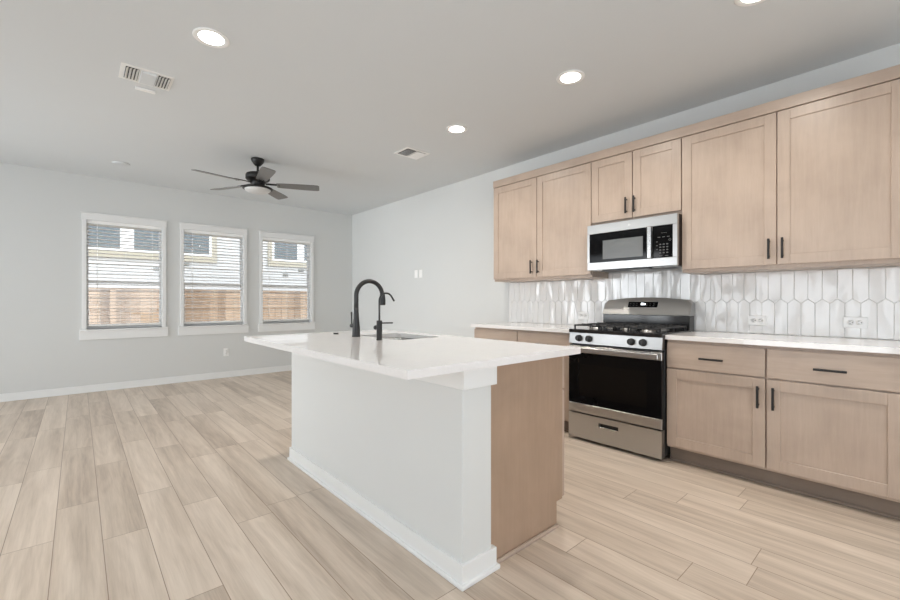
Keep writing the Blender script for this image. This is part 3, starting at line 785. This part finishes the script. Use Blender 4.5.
# ------------------------------------------------------------------ island
isl = thing('kitchen_island', 'kitchen island with painted knee wall and wooden end panel', 'island', (-2.15, 1.5, 0))
KX0, KX1, KY0, KY1 = -3.052, -1.235, 1.165, 1.335
MB().box(KX0, KX1, KY0, KY1, 0, 0.8815, 0.003).build('knee_wall', M['island_wall'], isl)
m = MB().box(KX0 - 0.012, KX1 + 0.014, KY0 - 0.006, KY1 + 0.022, 0.797, 0.8815, 0.002)
m.build('trim_board', M['trim'], isl)
m = MB().box(KX0 - 0.012, KX1 + 0.012, KY0 - 0.012, KY1 + 0.022, 0, 0.094, 0.002)
m.build('baseboard', M['trim'], isl)
m = MB().box(KX0 - 0.024, KX1 + 0.024, KY0 - 0.024, KY1 + 0.034, 0, 0.020, 0.006, 2)
m.build('shoe_molding', M['trim'], isl)
CY1 = 1.893
o = MB().poly([(-1.268, KY1, 0), (-1.268, 1.842, 0), (-1.268, 1.842, 0.128), (-1.268, CY1, 0.128), (-1.268, CY1, 0.8815), (-1.268, KY1, 0.8815)], (0.018, 0, 0)).build('end_panel', M['panel'], isl)
o = MB().poly([(KX0, KY1, 0), (KX0, 1.842, 0), (KX0, 1.842, 0.128), (KX0, CY1, 0.128), (KX0, CY1, 0.8815), (KX0, KY1, 0.8815)], (0.018, 0, 0)).build('end_panel', M['panel'], isl)
MB().box(-1.250, -1.236, KY1 + 0.03, 1.842, 0, 0.018, 0.005, 2).build('panel_shoe', M['woodx'], isl)
# cabinet carcass: floor, back, face; open top under the sink
m = MB().box(KX0 + 0.02, -1.27, KY1 + 0.001, KY1 + 0.015, 0.11, 0.88).box(KX0 + 0.02, -1.27, KY1 + 0.015, CY1 - 0.02, 0.11, 0.128).box(KX0 + 0.02, -1.27, CY1 - 0.018, CY1, 0.128, 0.88)
m.build('cabinet_carcass', M['wood'], isl)
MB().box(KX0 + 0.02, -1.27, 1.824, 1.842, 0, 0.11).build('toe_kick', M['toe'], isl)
xs = [-3.050, -2.62, -2.19, -1.72, -1.2515]
for k in range(4):
    a, b = xs[k] + 0.003, xs[k + 1] - (0.003 if k < 3 else 0)
    d = shaker(isl, a, b, 0.136, 0.690, CY1 + 0.022, sgn=1); pull(d, b - 0.035 if k % 2 == 0 else a + 0.035, CY1 + 0.022, 0.60, True, sgn=1)
    d = slab(isl, a, b, 0.700, 0.866, CY1 + 0.022, sgn=1)
    if k in (0, 3): pull(d, (a + b) / 2, CY1 + 0.022, 0.78, False, sgn=1)

# island worktop with a rounded sink cut-out
IX0, IX1, IY0, IY1 = -3.101, -1.189, 0.856, 1.971
SX0, SX1, SY0, SY1 = -2.665, -2.165, 1.492, 1.845
def rrect(x0, x1, y0, y1, r, n=6):
    P = []
    for cx, cy, a0 in ((x1 - r, y1 - r, 0), (x0 + r, y1 - r, 90), (x0 + r, y0 + r, 180), (x1 - r, y0 + r, 270)):
        for k in range(n + 1):
            a = math.radians(a0 + 90 * k / n); P.append((cx + r * math.cos(a), cy + r * math.sin(a)))
    return P
t = bmesh.new()
inner = rrect(SX0, SX1, SY0, SY1, 0.04); nI = len(inner)
outer = []
ccx, ccy = (SX0 + SX1) / 2, (SY0 + SY1) / 2
quad = [(IX1, IY1), (IX0, IY1), (IX0, IY0), (IX1, IY0)]
def ring(z): return [t.verts.new((x, y, z)) for x, y in inner], [t.verts.new((x, y, z)) for x, y in quad]
it, ot = ring(0.914); ib, ob_ = ring(0.882)
per = nI // 4
for q in range(4):
    seg = [it[(q * per + k) % nI] for k in range(per)]; segb = [ib[(q * per + k) % nI] for k in range(per)]
    for k in range(per - 1):
        t.faces.new((ot[q], seg[k + 1], seg[k])); t.faces.new((ob_[q], segb[k], segb[k + 1]))
    nx, nxb = it[((q + 1) * per) % nI], ib[((q + 1) * per) % nI]
    t.faces.new((ot[q], ot[(q + 1) % 4], nx, seg[-1])); t.faces.new((ob_[q], segb[-1], nxb, ob_[(q + 1) % 4]))
    t.faces.new((ot[q], ob_[q], ob_[(q + 1) % 4], ot[(q + 1) % 4]))
for k in range(nI): t.faces.new((it[k], it[(k + 1) % nI], ib[(k + 1) % nI], ib[k]))
bmesh.ops.recalc_face_normals(t, faces=t.faces[:])
oe = [e for e in t.edges if all(v in ot for v in e.verts)] + [e for e in t.edges if (e.verts[0] in ot and e.verts[1] in ob_) or (e.verts[1] in ot and e.verts[0] in ob_)]
bmesh.ops.bevel(t, geom=oe, offset=0.002, segments=2, affect='EDGES')
mm = MB(); mm.b.free(); mm.b = t
tag(mm.build('island_countertop', M['quartz'], origin=(-2.15, 1.41, 0.882)), 'large white quartz worktop overhanging the island', 'countertop')

# undermount sink: two bowls sharing a low divider
sk = thing('kitchen_sink', 'stainless undermount sink set into the island worktop', 'sink', (ccx, ccy, 0.70))
t = bmesh.new()
levels = [(0.012, 0.8805, 0.045), (0.0, 0.8805, 0.045), (-0.003, 0.872, 0.045), (-0.006, 0.72, 0.05), (-0.03, 0.702, 0.04), (-0.12, 0.698, 0.02)]
prev = None
for g, z, r in levels:
    P = rrect(SX0 - g, SX1 + g, SY0 - g, SY1 + g, r); vs = [t.verts.new((x, y, z)) for x, y in P]
    if prev:
        for k in range(len(vs)): t.faces.new((prev[k], prev[(k + 1) % len(vs)], vs[(k + 1) % len(vs)], vs[k]))
    prev = vs
t.faces.new(prev)
for f in t.faces: f.smooth = True
mm = MB(); mm.b.free(); mm.b = t; bowl = mm.build('bowl', M['sink'], sk)
sm = bowl.modifiers.new('thickness', 'SOLIDIFY'); sm.thickness = 0.0015
MB().lathe([(0.045, 0.6985), (0.045, 0.701), (0.03, 0.7005), (0.028, 0.699), (0, 0.6985)], (ccx, ccy, 0), seg=24).build('drain', M['steelv'], sk)

# main faucet
fx, fy, fz = -2.580, 1.430, 0.914
fc = thing('kitchen_faucet', 'tall matte black arched pull-down faucet behind the sink', 'faucet', (fx, fy, fz))
MB().lathe([(0.029, fz), (0.029, fz + 0.004), (0.0275, fz + 0.008), (0.0255, fz + 0.06), (0.0195, fz + 0.125), (0.0165, fz + 0.17), (0.016, fz + 0.20)], (fx, fy, 0)).build('body', M['black'], fc)
R_ = 0.105; zc = fz + 0.278
pts = [(fx, fy, fz + 0.185), (fx, fy, fz + 0.24)]
for k in range(0, 23):
    a = PI - k * (PI + 0.02) / 22
    pts.append((fx, fy + R_ + R_ * math.cos(a), zc + R_ * math.sin(a)))
MB().tube(pts, 0.0155, 18).build('spout', M['black'], fc)
ex, ey, ez = pts[-1]
MB().lathe([(0.0165, ez + 0.03), (0.0185, ez + 0.01), (0.0225, ez - 0.02), (0.0225, ez - 0.055), (0.020, ez - 0.062), (0, ez - 0.062)], (ex, ey, 0), seg=24).build('spray_head', M['black'], fc)
h_ = MB().lathe([(0.012, 0), (0.012, 0.036), (0.014, 0.040), (0.014, 0.050), (0.010, 0.054), (0, 0.055)], (fx - 0.018, fy, fz + 0.072), mat=Matrix.Rotation(-PI / 2, 4, 'Y'), seg=20).build('valve', M['black'], fc)
MB().tube([(fx - 0.062, fy, fz + 0.074), (fx - 0.064, fy, fz + 0.11), (fx - 0.066, fy, fz + 0.168)], [0.0055, 0.005, 0.0065], 10).build('lever', M['black'], h_)

# filtered-water tap
gx, gy = -2.250, 1.408
ft = thing('water_filter_tap', 'slim matte black filter tap beside the tall faucet', 'faucet', (gx, gy, fz))
MB().lathe([(0.0195, fz), (0.0195, fz + 0.004), (0.0175, fz + 0.006), (0.0175, fz + 0.118), (0.016, fz + 0.122), (0.0, fz + 0.122)], (gx, gy, 0), seg=24).build('body', M['black'], ft)
r_ = 0.050; zc = fz + 0.243
pts = [(gx, gy, fz + 0.11), (gx, gy, fz + 0.18)]
for k in range(17):
    a = PI - k * math.radians(150) / 16
    pts.append((gx, gy + r_ + r_ * math.cos(a), zc + r_ * math.sin(a)))
p1, p0 = Vector(pts[-1]), Vector(pts[-2]); pts.append(tuple(p1 + (p1 - p0).normalized() * 0.03))
MB().tube(pts, 0.0058, 12).build('spout', M['black'], ft)
MB().lathe([(0.006, 0), (0.006, 0.018), (0.0135, 0.020), (0.0145, 0.026), (0.0135, 0.032), (0, 0.033)], (gx - 0.016, gy, fz + 0.076), mat=Matrix.Rotation(-PI / 2, 4, 'Y'), seg=18).build('knob', M['black'], ft)
mm = MB().box(0.012, 0.085, -0.007, 0.007, -0.004, 0.004, 0.003, 2); mm.b.transform(Matrix.Translation((gx, gy, fz + 0.106)) @ Matrix.Rotation(math.radians(60), 4, 'Z')); mm.build('lever', M['bronze'], ft)
tag(MB().lathe([(0.019, fz), (0.019, fz + 0.006), (0.016, fz + 0.009), (0, fz + 0.009)], (-2.878, 1.428, 0), seg=24).build('countertop_button', M['black'], origin=None), 'round black push button set in the island worktop', 'button')
